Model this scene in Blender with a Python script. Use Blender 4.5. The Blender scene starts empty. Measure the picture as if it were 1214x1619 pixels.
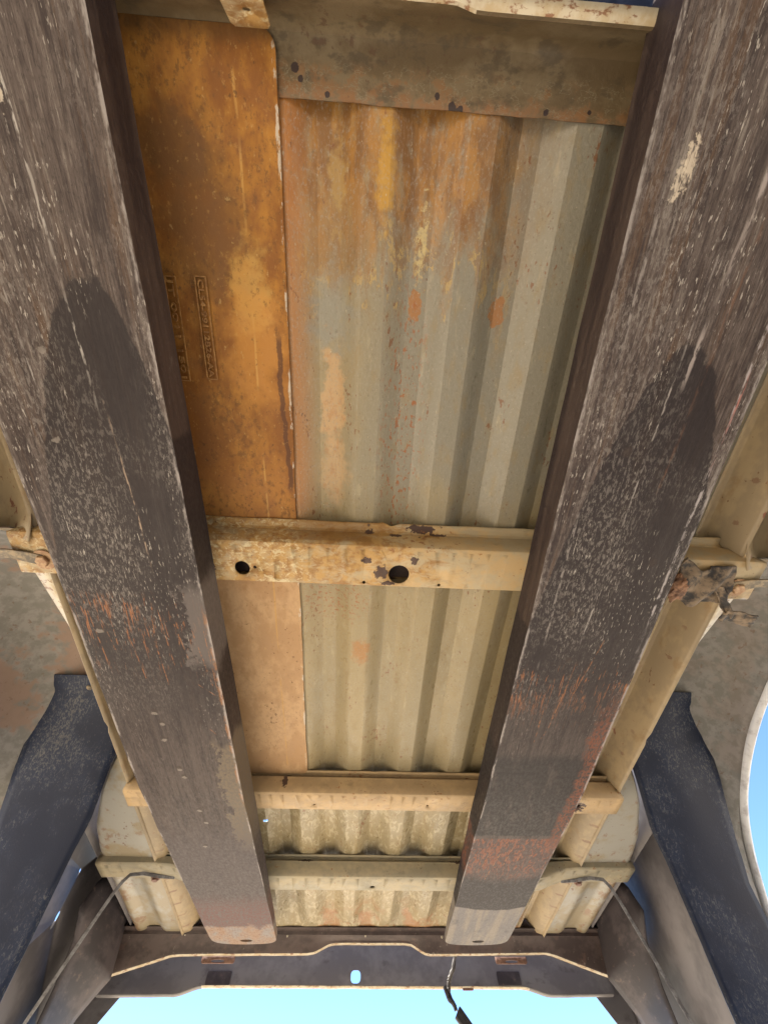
import bpy, bmesh, math, random
from mathutils import Vector, Matrix, noise as mnoise
random.seed(7)
SC = bpy.context.scene
COL = SC.collection
R = math.radians
CZ = 1.15            # height of the photographer's lens above the ground, metres
XC = 0.053           # centre line of the truck bed

# ------------------------------------------------------------------ camera
cam = bpy.data.cameras.new('camera'); camo = bpy.data.objects.new('camera', cam); COL.objects.link(camo)
SC.camera = camo
F, PITCH, YAW, ROLL = 620.0, 1.12779485, 0.0865741647, -0.0334879277
fwd = Vector((math.sin(YAW)*math.cos(PITCH), math.cos(YAW)*math.cos(PITCH), math.sin(PITCH)))
rt = Vector((math.cos(YAW), -math.sin(YAW), 0)); up = rt.cross(fwd)
r2 = rt*math.cos(ROLL)+up*math.sin(ROLL); u2 = up*math.cos(ROLL)-rt*math.sin(ROLL)
M = Matrix((r2, u2, -fwd)).transposed().to_4x4(); M.translation = Vector((0, 0, CZ))
camo.matrix_world = M
cam.sensor_fit = 'VERTICAL'; cam.sensor_height = 36.0; cam.lens = F/1619*36.0
cam.clip_start = 0.01; cam.clip_end = 3000

# ------------------------------------------------------------------ sky, sun, exposure
SUN_EL, SUN_AZ = R(68), R(-72)        # azimuth measured from +Y towards +X
w = bpy.data.worlds.new('World'); SC.world = w; w.use_nodes = True
nt = w.node_tree; bg = nt.nodes['Background']
sky = nt.nodes.new('ShaderNodeTexSky'); sky.sky_type = 'NISHITA'; sky.sun_disc = False
sky.sun_elevation = SUN_EL; sky.sun_rotation = SUN_AZ
sky.altitude = 1500; sky.air_density = 1.0; sky.dust_density = 0.0; sky.ozone_density = 8.0
nt.links.new(sky.outputs[0], bg.inputs[0]); bg.inputs[1].default_value = 0.105
sl = bpy.data.lights.new('sun', 'SUN'); sl.energy = 5.0; sl.angle = R(0.5); sl.color = (1, .93, .82)
so = bpy.data.objects.new('sun', sl); COL.objects.link(so)
sd = Vector((math.sin(SUN_AZ)*math.cos(SUN_EL), math.cos(SUN_AZ)*math.cos(SUN_EL), math.sin(SUN_EL)))
so.rotation_euler = (-sd).to_track_quat('-Z', 'Y').to_euler(); so.location = sd*30
SC.view_settings.view_transform = 'Standard'; SC.view_settings.look = 'None'
SC.view_settings.gamma = 1.0; SC.view_settings.exposure = 1.96
SC.cycles.max_bounces = 12; SC.cycles.diffuse_bounces = 2

# ------------------------------------------------------------------ shader helper
class G:
    """small node builder; coordinates are the part's own (object) coordinates, metres"""
    def __init__(s, name):
        s.m = bpy.data.materials.new(name); s.m.use_nodes = True; s.t = s.m.node_tree
        s.b = s.t.nodes['Principled BSDF']; s.co = s.t.nodes.new('ShaderNodeTexCoord').outputs['Object']
        gn = s.t.nodes.new('ShaderNodeNewGeometry'); sn = s.t.nodes.new('ShaderNodeSeparateXYZ'); s.t.links.new(gn.outputs['True Normal'], sn.inputs[0]); s.nz = sn.outputs[2]
        sx = s.t.nodes.new('ShaderNodeSeparateXYZ'); s.t.links.new(s.co, sx.inputs[0])
        s.x, s.y, s.z = sx.outputs
        s.bumps = []
    def lk(s, a, i):
        if isinstance(a, (int, float)): i.default_value = a
        elif isinstance(a, (tuple, list)): i.default_value = tuple(a)+((1,) if len(i.default_value) == 4 and len(a) == 3 else ())
        else: s.t.links.new(a, i)
    def ma(s, op, a, b=0.0, c=0.0):
        n = s.t.nodes.new('ShaderNodeMath'); n.operation = op
        s.lk(a, n.inputs[0]); s.lk(b, n.inputs[1]); s.lk(c, n.inputs[2]); return n.outputs[0]
    def add(s, a, b): return s.ma('ADD', a, b)
    def mul(s, a, b): return s.ma('MULTIPLY', a, b)
    def sub(s, a, b): return s.ma('SUBTRACT', a, b)
    def mx(s, a, b): return s.ma('MAXIMUM', a, b)
    def inv(s, a): return s.ma('SUBTRACT', 1.0, a)
    def st(s, v, lo, hi, a=0.0, b=1.0):
        n = s.t.nodes.new('ShaderNodeMapRange'); n.interpolation_type = 'SMOOTHSTEP'
        if lo > hi: lo, hi, a, b = hi, lo, b, a
        s.lk(v, n.inputs[0]); n.inputs[1].default_value = lo; n.inputs[2].default_value = hi
        n.inputs[3].default_value = a; n.inputs[4].default_value = b; return n.outputs[0]
    def noi(s, sc=(10, 10, 10), det=4, ro=.55, off=(0, 0, 0), dist=0.0):
        if not isinstance(sc, tuple): sc = (sc, sc, sc)
        mp = s.t.nodes.new('ShaderNodeMapping'); s.t.links.new(s.co, mp.inputs[0])
        mp.inputs['Location'].default_value = off; mp.inputs['Scale'].default_value = sc
        n = s.t.nodes.new('ShaderNodeTexNoise'); s.t.links.new(mp.outputs[0], n.inputs['Vector'])
        n.inputs['Scale'].default_value = 1; n.inputs['Detail'].default_value = det
        n.inputs['Roughness'].default_value = ro; n.inputs['Distortion'].default_value = dist
        return n.outputs['Fac']
    def vor(s, sc, off=(0, 0, 0), out='Distance'):
        if not isinstance(sc, tuple): sc = (sc, sc, sc)
        mp = s.t.nodes.new('ShaderNodeMapping'); s.t.links.new(s.co, mp.inputs[0])
        mp.inputs['Location'].default_value = off; mp.inputs['Scale'].default_value = sc
        n = s.t.nodes.new('ShaderNodeTexVoronoi'); s.t.links.new(mp.outputs[0], n.inputs['Vector'])
        n.inputs['Scale'].default_value = 1; return n.outputs[out]
    def mix(s, a, b, f):
        n = s.t.nodes.new('ShaderNodeMix'); n.data_type = 'RGBA'
        s.lk(f, n.inputs[0])
        for v, i in ((a, n.inputs[6]), (b, n.inputs[7])):
            if isinstance(v, tuple): i.default_value = v+(1,)
            else: s.t.links.new(v, i)
        return n.outputs[2]
    def blob(s, cx, cy, rx, ry, soft=.35, rag=.5, rs=60, off=0.0, axes='xy'):
        """ragged patch centred on (cx, cy), half sizes rx, ry"""
        a = {'x': s.x, 'y': s.y, 'z': s.z}
        dx = s.mul(s.sub(a[axes[0]], cx), 1/rx); dy = s.mul(s.sub(a[axes[1]], cy), 1/ry)
        d = s.ma('SQRT', s.add(s.mul(dx, dx), s.mul(dy, dy)))
        if rag: d = s.add(d, s.mul(s.sub(s.noi(rs, 4, .6, (off, off*1.7, 3.1)), .5), rag*3.2))
        return s.st(d, 1+soft/2, 1-soft/2)
    def bump(s, h, dist=.001, strength=1.0): s.bumps.append((h, dist, strength))
    def done(s, col, rough=.5, metal=0.0, spec=.5):
        s.lk(col, s.b.inputs['Base Color']); s.lk(rough, s.b.inputs['Roughness']); s.lk(metal, s.b.inputs['Metallic'])
        s.lk(spec, s.b.inputs['Specular IOR Level'])
        prev = None
        for h, d, st in s.bumps:
            n = s.t.nodes.new('ShaderNodeBump'); n.inputs['Distance'].default_value = d; s.lk(st, n.inputs['Strength'])
            s.lk(h, n.inputs['Height'])
            if prev: s.t.links.new(prev, n.inputs['Normal'])
            prev = n.outputs[0]
        if prev: s.t.links.new(prev, s.b.inputs['Normal'])
        return s.m

MAT = {}
def rust_specks(g, col, sc, lo, amt=1.0, c=(.16, .06, .025), off=0):
    n = g.noi(sc, 5, .6, (off, 2, off)); gate = g.noi(tuple(v*.12 for v in sc) if isinstance(sc, tuple) else sc*.12, 2, .5, (off+5, 1, 0))
    f = g.mul(g.st(g.add(n, g.mul(g.sub(gate, .5), .5)), lo, lo+.06), amt)
    return g.mix(col, c, f)

# --- ribbed floor sheet
g = G('floor_paint')
big = g.noi((9, 2.2, 9), 4, .55); fine = g.noi((60, 25, 60), 5, .6, (3, 3, 3)); mid = g.noi((24, 9, 24), 4, .6, (7, 1, 0))
c = g.mix((.275, .228, .138), (.33, .262, .145), g.st(big, .35, .65))
gray = g.mul(g.st(g.add(g.y, g.mul(g.sub(mid, .5), .3)), .36, .18), g.st(g.x, -.10, .06))
c = g.mix(c, (.235, .220, .178), g.mul(gray, .9))
c = g.mix(c, (.27, .20, .10), g.mul(g.st(fine, .50, .72), .55))
c = g.mix(c, (.46, .40, .27), g.mul(g.st(g.noi((70, 18, 70), 4, .6, (1, 9, 4)), .58, .72), .35))
# brush-like overspray between the last members
ov = g.mul(g.st(g.noi((70, 28, 70), 3, .6, (2, 2, 8), 1.2), .52, .60), g.st(g.y, 1.02, 1.10))
c = g.mix(c, (.56, .49, .34), g.mul(ov, .5))
c = g.mix(c, (.33, .15, .06), g.mul(g.mul(g.st(g.y, 1.66, 1.80), g.st(g.noi((14, 10, 14), 4, .6, (4, 4, 4)), .48, .60)), .75))
# rust bleeding from the front seam
ry = g.add(g.add(g.y, g.mul(g.sub(g.noi((30, 9, 30), 6, .68, (0, 5, 2), .6), .5), .42)), g.mul(g.sub(g.noi((95, 60, 95), 4, .7, (3, 5, 2)), .5), .10))
rx = g.st(g.x, .23, .10)
rz = g.mul(g.mul(g.st(ry, -.02, -.17), g.st(g.noi((60, 34, 60), 5, .7, (2, 0, 7)), .30, .52, .35, 1)), rx)
rc = g.mix((.21, .095, .026), (.37, .18, .042), g.st(g.noi((45, 14, 45), 5, .6, (5, 5, 5)), .42, .62))
c = g.mix(c, rc, g.mul(rz, .92))
edge = g.mul(g.st(g.ma('ABSOLUTE', g.sub(ry, -.075)), .016, .004), rx)
c = g.mix(c, (.44, .31, .12), g.mul(g.mul(edge, g.st(g.noi((60, 30, 60), 3, .5, (8, 8, 1)), .48, .58)), .8))
c = g.mix(c, (.40, .16, .045), g.mul(g.mul(g.st(g.x, -.078, -.118), g.st(g.y, .36, .26)), .7))
c = g.mix(c, (.26, .14, .05), g.mul(g.blob(-.055, -.10, .035, .055, .5, .5, 40, 2), .55))
c = g.mix(c, (.235, .25, .24), g.mul(g.blob(-.065, -.01, .028, .048, 1.2, .8, 60, 4), .55))
c = g.mix(c, (.50, .28, .045), g.mul(g.blob(.000, -.170, .010, .045, 1.1, .9, 55, 6), .8))
c = g.mix(c, (.42, .28, .10), g.mul(g.blob(-.058, -.165, .010, .034, .9, 1.1, 70, 1), .6))
c = g.mix(c, (.50, .40, .20), g.mul(g.mul(g.blob(.053, -.103, .007, .042, .6, 1.1, 90, 3), g.st(g.noi((160, 90, 160), 4, .65), .42, .52)), .9))
c = g.mix(c, (.46, .31, .165), g.mul(g.blob(-.064, .11, .017, .070, .5, .75, 45, 5), .95))
c = g.mix(c, (.45, .31, .17), g.mul(g.blob(-.060, .22, .019, .055, .9, .7, 45, 8), .85))
c = g.mix(c, (.36, .155, .05), g.mul(g.mul(g.blob(-.064, .16, .017, .13, .8, .9, 70, 9), g.st(g.noi((110, 60, 110), 5, .7, (2, 2, 2)), .50, .62)), .40))
c = g.mix(c, (.33, .165, .07), g.blob(.050, -.027, .010, .020, .2, .7, 90, 11))
c = g.mix(c, (.33, .165, .07), g.blob(.166, -.027, .010, .018, .2, .7, 90, 13))
c = g.mix(c, (.36, .17, .05), g.mul(g.blob(-.004, .60, .018, .030, .7, .6, 60, 17), .8))
c = g.mix(c, (.30, .12, .045), g.mul(g.mul(g.blob(-.055, .47, .06, .06, .8, .3, 60, 19), g.st(g.noi(150, 4, .6), .55, .6)), .8))
c = g.mix(c, (.30, .10, .03), g.mul(g.mul(g.blob(.045, .16, .03, .20, .9, .3, 60, 23), g.st(g.noi((190, 90, 190), 4, .6), .56, .61)), .85))
c = g.mix(c, (.33, .31, .26), g.mul(g.st(g.noi((330, 200, 330), 3, .7, (1, 3, 3)), .52, .66), .4))
c = g.mix(c, (.16, .12, .075), g.mul(g.st(g.noi((250, 120, 250), 4, .7, (8, 3, 3)), .56, .70), .5))
c = rust_specks(g, c, (150, 70, 150), .66, .8, (.19, .075, .03))
c = rust_specks(g, c, (320, 160, 320), .70, .8, (.13, .06, .03), 9)
c = g.mix(c, (.50, .45, .33), g.mul(g.st(g.noi((210, 120, 210), 3, .6, (11, 3, 3)), .68, .74), .6))
g.bump(g.noi((230, 150, 230), 4, .6), .0010, g.mul(g.st(g.y, .5, .2), .55)); g.bump(g.noi((60, 40, 60), 4, .6, (3, 1, 1)), .0014, .3)
MAT['floor'] = g.done(c, g.st(fine, .3, .8, .26, .52), 0, .38)

# --- doubler plate under the floor
g = G('plate_rust')
n1 = g.noi((13, 7, 13), 5, .6); n2 = g.noi((50, 28, 50), 5, .65, (2, 4, 0)); n3 = g.noi((5, 3.5, 5), 3, .5, (9, 2, 0))
c = g.mix((.225, .090, .022), (.40, .185, .038), g.st(g.add(n1, g.mul(g.sub(n2, .5), .5)), .38, .64))
c = g.mix(c, (.20, .085, .028), g.mul(g.st(g.add(n3, g.mul(g.sub(n2, .5), .6)), .53, .66), .75))
c = g.mix(c, (.15, .075, .03), g.mul(g.blob(-.245, -.175, .05, .035, .8, .5, 40, 3), .75))
c = g.mix(c, (.16, .08, .03), g.mul(g.blob(-.215, -.09, .05, .07, 1.0, .6, 35, 6), .65))
c = g.mix(c, (.50, .30, .085), g.mul(g.blob(-.17, -.03, .024, .05, .8, .7, 60, 9), .7))
c = g.mix(c, (.55, .26, .06), g.mul(g.blob(-.165, .04, .04, .07, 1.2, .7, 30, 12), .6))
c = g.mix(c, (.33, .15, .05), g.mul(g.blob(-.2, .28, .10, .07, 1.2, .4, 30, 12), .5))
low = g.st(g.add(g.y, g.mul(g.sub(n1, .5), .2)), .30, .42)
lowc = g.mix((.40, .245, .125), (.49, .32, .175), g.st(g.add(n1, g.mul(g.sub(n2, .5), .7)), .40, .62))
lowc = g.mix(lowc, (.34, .19, .085), g.mul(g.st(g.noi((34, 16, 34), 4, .6, (1, 6, 0)), .60, .72), .6))
c = g.mix(c, lowc, low)
c = g.mix(c, (.56, .33, .10), g.mul(g.st(g.ma('ABSOLUTE', g.add(g.sub(g.x, -.167), g.mul(g.noi((2, 9, 1), 2), .004))), .0022, .0006), g.mul(g.st(g.noi((1, 22, 1), 2), .4, .6), .55)))
vein = g.add(g.sub(g.x, g.add(-.139, g.mul(g.y, .045))), g.mul(g.sub(g.noi((3, 32, 3), 4, .6, (4, 4, 4)), .5), .016))
c = g.mix(c, (.10, .045, .025), g.mul(g.mul(g.st(g.ma('ABSOLUTE', vein), .0045, .0025), g.mul(g.st(g.y, .012, .03), g.st(g.y, .26, .24))), .85))
c = g.mix(c, (.13, .065, .025), g.mul(g.st(g.add(g.noi((140, 90, 140), 5, .75, (2, 8, 3)), g.mul(g.sub(n1, .5), .4)), .52, .66), g.st(low, 0, 1, .65, .18)))
c = g.mix(c, (.50, .29, .10), g.mul(g.st(g.noi((180, 120, 180), 5, .72, (5, 8, 3)), .56, .70), .40))
c = rust_specks(g, c, (160, 110, 160), .67, .7, (.10, .05, .025), 3)
c = g.mix(c, (.52, .36, .15), g.mul(g.st(g.noi((140, 90, 140), 4, .6, (6, 6, 6)), .66, .72), .45))
ch = g.mul(g.st(g.add(g.x, g.mul(g.sub(n2, .5), .008)), -.1262, -.1245), g.st(g.noi((90, 30, 90), 5, .7, (2, 2, 9)), .52, .58))
c = g.mix(c, (.55, .50, .42), g.mul(ch, .8))
dk = g.mul(g.st(g.add(g.y, g.mul(g.sub(n2, .5), .02)), -.258, -.272), .6)
c = g.mix(c, (.13, .07, .03), dk)
g.bump(n2, .0016, .45); g.bump(g.noi(240, 4, .6), .0006, .5)
MAT['plate'] = g.done(c, g.st(n2, .3, .7, .45, .7), 0, .25)

g = G('plate_worn'); MAT['plate_worn'] = g.done(g.mix((.23, .105, .030), (.35, .185, .058), g.st(g.noi(120, 4, .6), .4, .6)), .5)
# --- cross members
def member_mat(name, base, dust, rusty=0.0, scabs=()):
    g = G(name)
    n1 = g.noi((14, 22, 22), 4, .6); n2 = g.noi((70, 70, 70), 5, .6, (4, 1, 2))
    c = g.mix(base, dust, g.st(g.add(n1, g.mul(g.sub(n2, .5), .5)), .40, .62))
    c = g.mix(c, tuple(v*.62 for v in base), g.mul(g.st(g.noi((30, 45, 45), 4, .6, (8, 3, 3)), .58, .72), .5))
    if rusty:
        rm = g.mul(g.st(g.add(g.noi((26, 44, 44), 7, .75, (3, 7, 1), .5), g.mul(g.st(g.x, .16, -.05), .10)), .48, .66), g.st(g.x, .20, .10, .15, 1))
        c = g.mix(c, g.mix((.28, .145, .045), (.42, .255, .09), g.st(n2, .4, .6)), g.mul(rm, rusty))
        cr = g.mul(g.st(g.noi((110, 130, 130), 6, .72, (5, 9, 1), .6), .52, .60), g.st(g.x, -.06, -.13))
        c = g.mix(c, (.60, .52, .33), g.mul(cr, .7))
        c = g.mix(c, (.20, .10, .03), g.mul(g.mul(g.st(g.z, .556, .562), g.st(g.ma('ABSOLUTE', g.add(g.x, .06)), .10, .03)), .6))
    for i, (cx, cy, rx_, ry_, ax) in enumerate(scabs):
        b = g.blob(cx, cy, rx_, ry_, .12, .8, 130, 3+i*7, ax); c = g.mix(c, (.075, .045, .035), b); g.bump(b, .0012, -.6)
    c = rust_specks(g, c, (90, 120, 120), .67, .8, (.25, .11, .04), 1)
    c = rust_specks(g, c, (230, 230, 230), .69, .8, (.14, .07, .035), 4)
    g.bump(n2, .0012, .3); g.bump(g.noi(200, 3, .6), .0006, .4)
    return g.done(c, g.st(n2, .3, .7, .38, .6), 0, .3)
MAT['member_rusty'] = member_mat('member_rusted_paint', (.40, .325, .205), (.46, .325, .165), .95,
    ((.088, .308, .024, .007, 'xy'), (.118, .585, .014, .004, 'xz'), (.045, .58, .010, .004, 'xz'), (.002, .585, .007, .005, 'xz'),
     (.024, .372, .011, .012, 'xy'), (-.002, .350, .008, .007, 'xy'), (.078, .346, .006, .009, 'xy'), (.036, .394, .010, .005, 'xy'), (-.262, .375, .012, .010, 'xy')))
MAT['member_dusty'] = member_mat('member_dusty_paint', (.37, .265, .150), (.45, .32, .175), 0,
    ((-.172, .575, .007, .011, 'xz'), (-.166, .590, .009, .003, 'xz'), (.536, 1.035, .022, .022, 'xy')))
MAT['member_pale'] = member_mat('member_pale_paint', (.30, .270, .195), (.38, .325, .22), 0, ((-.135, .588, .020, .005, 'xz'), (.30, .588, .018, .005, 'xz')))

# --- front flange and web
g = G('front_panel_paint')
n1 = g.noi((8, 22, 14), 4, .6); n2 = g.noi((60, 60, 60), 5, .65, (3, 3, 0))
c = g.mix((.110, .078, .042), (.155, .118, .070), g.st(g.add(n1, g.mul(g.sub(n2, .5), .5)), .4, .62))
c = g.mix(c, (.065, .050, .032), g.mul(g.st(g.noi((24, 40, 30), 5, .65, (6, 2, 1)), .52, .62), .65))
c = g.mix(c, (.21, .105, .048), g.mul(g.mul(g.st(g.add(g.y, g.mul(g.sub(n1, .5), .02)), -.242, -.226), g.st(n2, .38, .58)), .8))
c = g.mix(c, (.19, .095, .038), g.mul(g.mul(g.st(g.add(n2, g.st(g.x, .1, -.1, 0, .06)), .50, .66), g.st(g.y, -.262, -.245)), .7))
c = g.mix(c, (.20, .175, .12), g.mul(g.mul(g.st(g.ma('ABSOLUTE', g.sub(g.noi((40, 60, 40), 4, .6, (7, 1, 3)), .5)), .012, .004), g.st(g.y, -.266, -.25)), .5))
for i, (bx, by, s_) in enumerate(((-.103, -.250, .006), (-.097, -.241, .004), (.055, -.236, .004), (.073, -.228, .006), (.082, -.226, .005), (.180, -.230, .004), (-.068, -.230, .004), (.230, -.233, .003))):
    c = g.mix(c, (.035, .022, .02), g.blob(bx, by, s_*.75, s_*.75, .2, .4, 200, i*3))
c = rust_specks(g, c, (110, 110, 110), .66, .7, (.09, .05, .03), 2)
g.bump(n2, .0020, .5); g.bump(g.noi(220, 3, .6), .0006, .4)
MAT['front'] = g.done(c, .48, 0, .3)

g = G('cream_lip_paint')
c = g.mix((.56, .50, .38), (.46, .36, .22), g.st(g.noi(50, 4, .6), .4, .65))
c = g.mix(c, (.22, .09, .04), g.mul(g.st(g.noi((60, 110, 90), 5, .68, (2, 2, 2)), .53, .62), .9))
MAT['lip'] = g.done(c, .5)
g = G('white_lip_paint')
c = g.mix((.62, .62, .62), (.40, .38, .38), g.st(g.noi(40, 4, .6), .45, .7))
MAT['white_lip'] = g.done(c, .4)

# --- floor rail / outer floor
g = G('rail_paint')
n1 = g.noi((20, 6, 20), 4, .6); n2 = g.noi((80, 50, 80), 5, .6, (1, 2, 3))
c = g.mix((.315, .245, .155), (.39, .30, .18), g.st(g.add(n1, g.mul(g.sub(n2, .5), .6)), .40, .62))
c = g.mix(c, (.29, .19, .095), g.mul(g.st(g.noi((40, 18, 40), 4, .6, (8, 1, 1)), .56, .70), .6))
c = rust_specks(g, c, (70, 45, 70), .68, .9, (.22, .085, .05), 2); c = rust_specks(g, c, (200, 120, 200), .69, .8, (.16, .07, .03), 6)
fy = g.sub(g.ma('FRACT', g.mul(g.y, 13.0)), .5)
sp = g.ma('SQRT', g.add(g.mul(g.mul(fy, .077), g.mul(fy, .077)), g.mul(g.sub(g.z, .589), g.sub(g.z, .589))))
sp = g.add(sp, g.mul(g.sub(g.noi((90, 90, 90), 4, .7, (3, 3, 3)), .5), .014))
c = g.mix(c, (.19, .095, .06), g.mul(g.mul(g.st(sp, .0060, .0035), g.st(g.ma('ABSOLUTE', g.sub(g.x, XC)), .564, .567)), g.st(g.noi((1, 9, 1), 2, .5, (0, 3, 0)), .42, .55, 0, .65)))
g.bump(n2, .0012, .35)
MAT['rail'] = g.done(c, .45, 0, .35)
g = G('outer_floor_paint')
n1 = g.noi((10, 9, 12), 4, .6); n2 = g.noi((60, 40, 60), 5, .6, (1, 2, 3))
c = g.mix((.30, .25, .165), (.34, .33, .295), g.st(g.add(g.add(n1, g.st(g.ma('ABSOLUTE', g.sub(g.y, 1.2)), .2, .05, 0, .12)), g.mul(g.sub(n2, .5), .4)), .42, .62))
c = g.mix(c, (.22, .115, .06), g.mul(g.st(g.add(g.noi((34, 20, 34), 5, .65, (5, 0, 1)), g.st(g.ma('ABSOLUTE', g.sub(g.x, XC)), .69, .78, 0, .16)), .58, .70), .75))
c = rust_specks(g, c, (90, 60, 90), .68, .9, (.15, .06, .03), 4)
g.bump(n2, .0015, .35)
MAT['outer_floor'] = g.done(c, .36)

# --- wheelhouse and bedside
g = G('wheelhouse_paint')
n1 = g.noi((7, 6, 7), 4, .6); n2 = g.noi((45, 40, 45), 5, .65, (1, 2, 3))
c = g.mix((.165, .158, .142), (.225, .215, .20), g.st(n2, .4, .6))
c = g.mix(c, (.225, .150, .11), g.mul(g.mul(g.st(g.add(n1, g.mul(g.sub(n2, .5), .35)), .50, .58), g.st(g.x, .2, -.2, .25, 1)), .85))
c = g.mix(c, (.14, .085, .06), g.mul(g.st(g.noi((90, 60, 90), 4, .6, (7, 7, 7)), .62, .68), .6))
g.bump(n2, .002, .4)
MAT['wheelhouse'] = g.done(c, .55, 0, .3)
g = G('bedside_primer')
n1 = g.noi((6, 6, 6), 4, .6); n2 = g.noi((40, 40, 40), 5, .6, (1, 2, 3))
c = g.mix((.135, .125, .13), (.20, .185, .19), g.st(g.add(n1, g.mul(g.sub(n2, .5), .3)), .4, .62))
MAT['bedside'] = g.done(c, .5, 0, .3)

# --- plastic liner
g = G('liner_plastic')
n1 = g.noi((9, 9, 9), 4, .6); n2 = g.noi((260, 130, 160), 5, .75, (1, 2, 3)); n3 = g.noi((60, 22, 30), 4, .6, (3, 9, 3), 1.0)
c = g.mix((.006, .011, .030), (.011, .019, .045), g.st(n1, .4, .6))
dz = g.mul(g.st(g.add(n2, g.mul(g.sub(n1, .5), .5)), .56, .66), .6)
c = g.mix(c, (.12, .115, .11), g.mul(dz, g.st(g.z, .40, .62, .35, 1)))
c = g.mix(c, (.13, .13, .13), g.mul(g.mul(g.st(g.noi((150, 40, 90), 4, .7, (4, 9, 3), 1.5), .56, .62), g.st(n1, .42, .58)), .5))
g.bump(n2, .001, .4)
MAT['liner'] = g.done(c, .42, 0, .25)

# --- dark rear sill
g = G('sill_dark')
n1 = g.noi((9, 14, 14), 4, .6); n2 = g.noi((60, 60, 60), 5, .6, (1, 2, 3))
c = g.mix((.056, .040, .037), (.090, .066, .060), g.st(g.add(n1, g.mul(g.sub(n2, .5), .4)), .42, .62))
c = g.mix(c, (.12, .075, .06), g.mul(g.st(g.noi((26, 26, 26), 5, .6, (6, 4, 4)), .58, .68), .6))
c = rust_specks(g, c, (120, 120, 120), .68, .6, (.22, .19, .16), 3)
g.bump(n2, .0015, .3)
MAT['sill'] = g.done(c, .5, 0, .3)
g = G('tail_panel_paint')
n1 = g.noi((7, 10, 10), 4, .6); n2 = g.noi((50, 50, 50), 5, .6, (1, 2, 3))
c = g.mix((.155, .145, .15), (.21, .20, .20), g.st(g.add(n1, g.mul(g.sub(n2, .5), .3)), .42, .62))
c = g.mix(c, (.085, .07, .07), g.mul(g.st(g.noi((20, 30, 30), 4, .6, (6, 4, 4)), .58, .70), .5))
MAT['tail'] = g.done(c, .5)
g = G('corner_panel_paint')
n1 = g.noi((9, 9, 9), 4, .6); n2 = g.noi((60, 30, 60), 5, .65, (1, 2, 3))
c = g.mix((.050, .043, .047), (.088, .074, .078), g.st(g.add(n1, g.mul(g.sub(n2, .5), .5)), .42, .62))
c = g.mix(c, (.16, .12, .10), g.mul(g.st(n2, .60, .68), .5))
g.bump(n2, .0015, .3)
MAT['corner'] = g.done(c, .5, 0, .3)

# --- small metal
def plain(name, a, b, sc=60, rough=.5, metal=0.0):
    g = G(name); n = g.noi(sc, 5, .65); c = g.mix(a, b, g.st(n, .40, .62)); g.bump(n, .0012, .4); return g.done(c, rough, metal)
MAT['strap'] = plain('strap_steel', (.10, .095, .10), (.20, .20, .21), (70, 70, 70), .45)
MAT['strap_dusty'] = plain('strap_dusty_steel', (.12, .10, .075), (.30, .23, .14), 70, .6)
MAT['bolt'] = plain('bolt_rust', (.34, .19, .10), (.48, .32, .18), 150, .6)
MAT['bracket'] = plain('bracket_rust', (.17, .09, .07), (.27, .16, .12), 80, .6)
MAT['plug'] = plain('plug_cream', (.5, .45, .33), (.62, .57, .45), 90, .5)
MAT['rubber'] = plain('torn_rubber', (.030, .027, .027), (.20, .145, .095), (55, 55, 55), .75)
MAT['rust_lump'] = plain('rust_lump', (.10, .05, .03), (.30, .16, .09), (80, 80, 80), .8)
MAT['wire'] = plain('wire_black', (.018, .018, .024), (.05, .05, .06), 90, .5)
MAT['wire_tape'] = plain('wire_tape', (.05, .045, .045), (.14, .125, .11), (200, 200, 90), .6)
MAT['mast'] = plain('mast_paint', (.010, .011, .016), (.020, .021, .030), 20, .8); MAT['mast'].node_tree.nodes['Principled BSDF'].inputs['Specular IOR Level'].default_value = .1
MAT['mast_strut'] = plain('mast_strut_paint', (.05, .05, .065), (.09, .09, .11), 20, .5)

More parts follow.
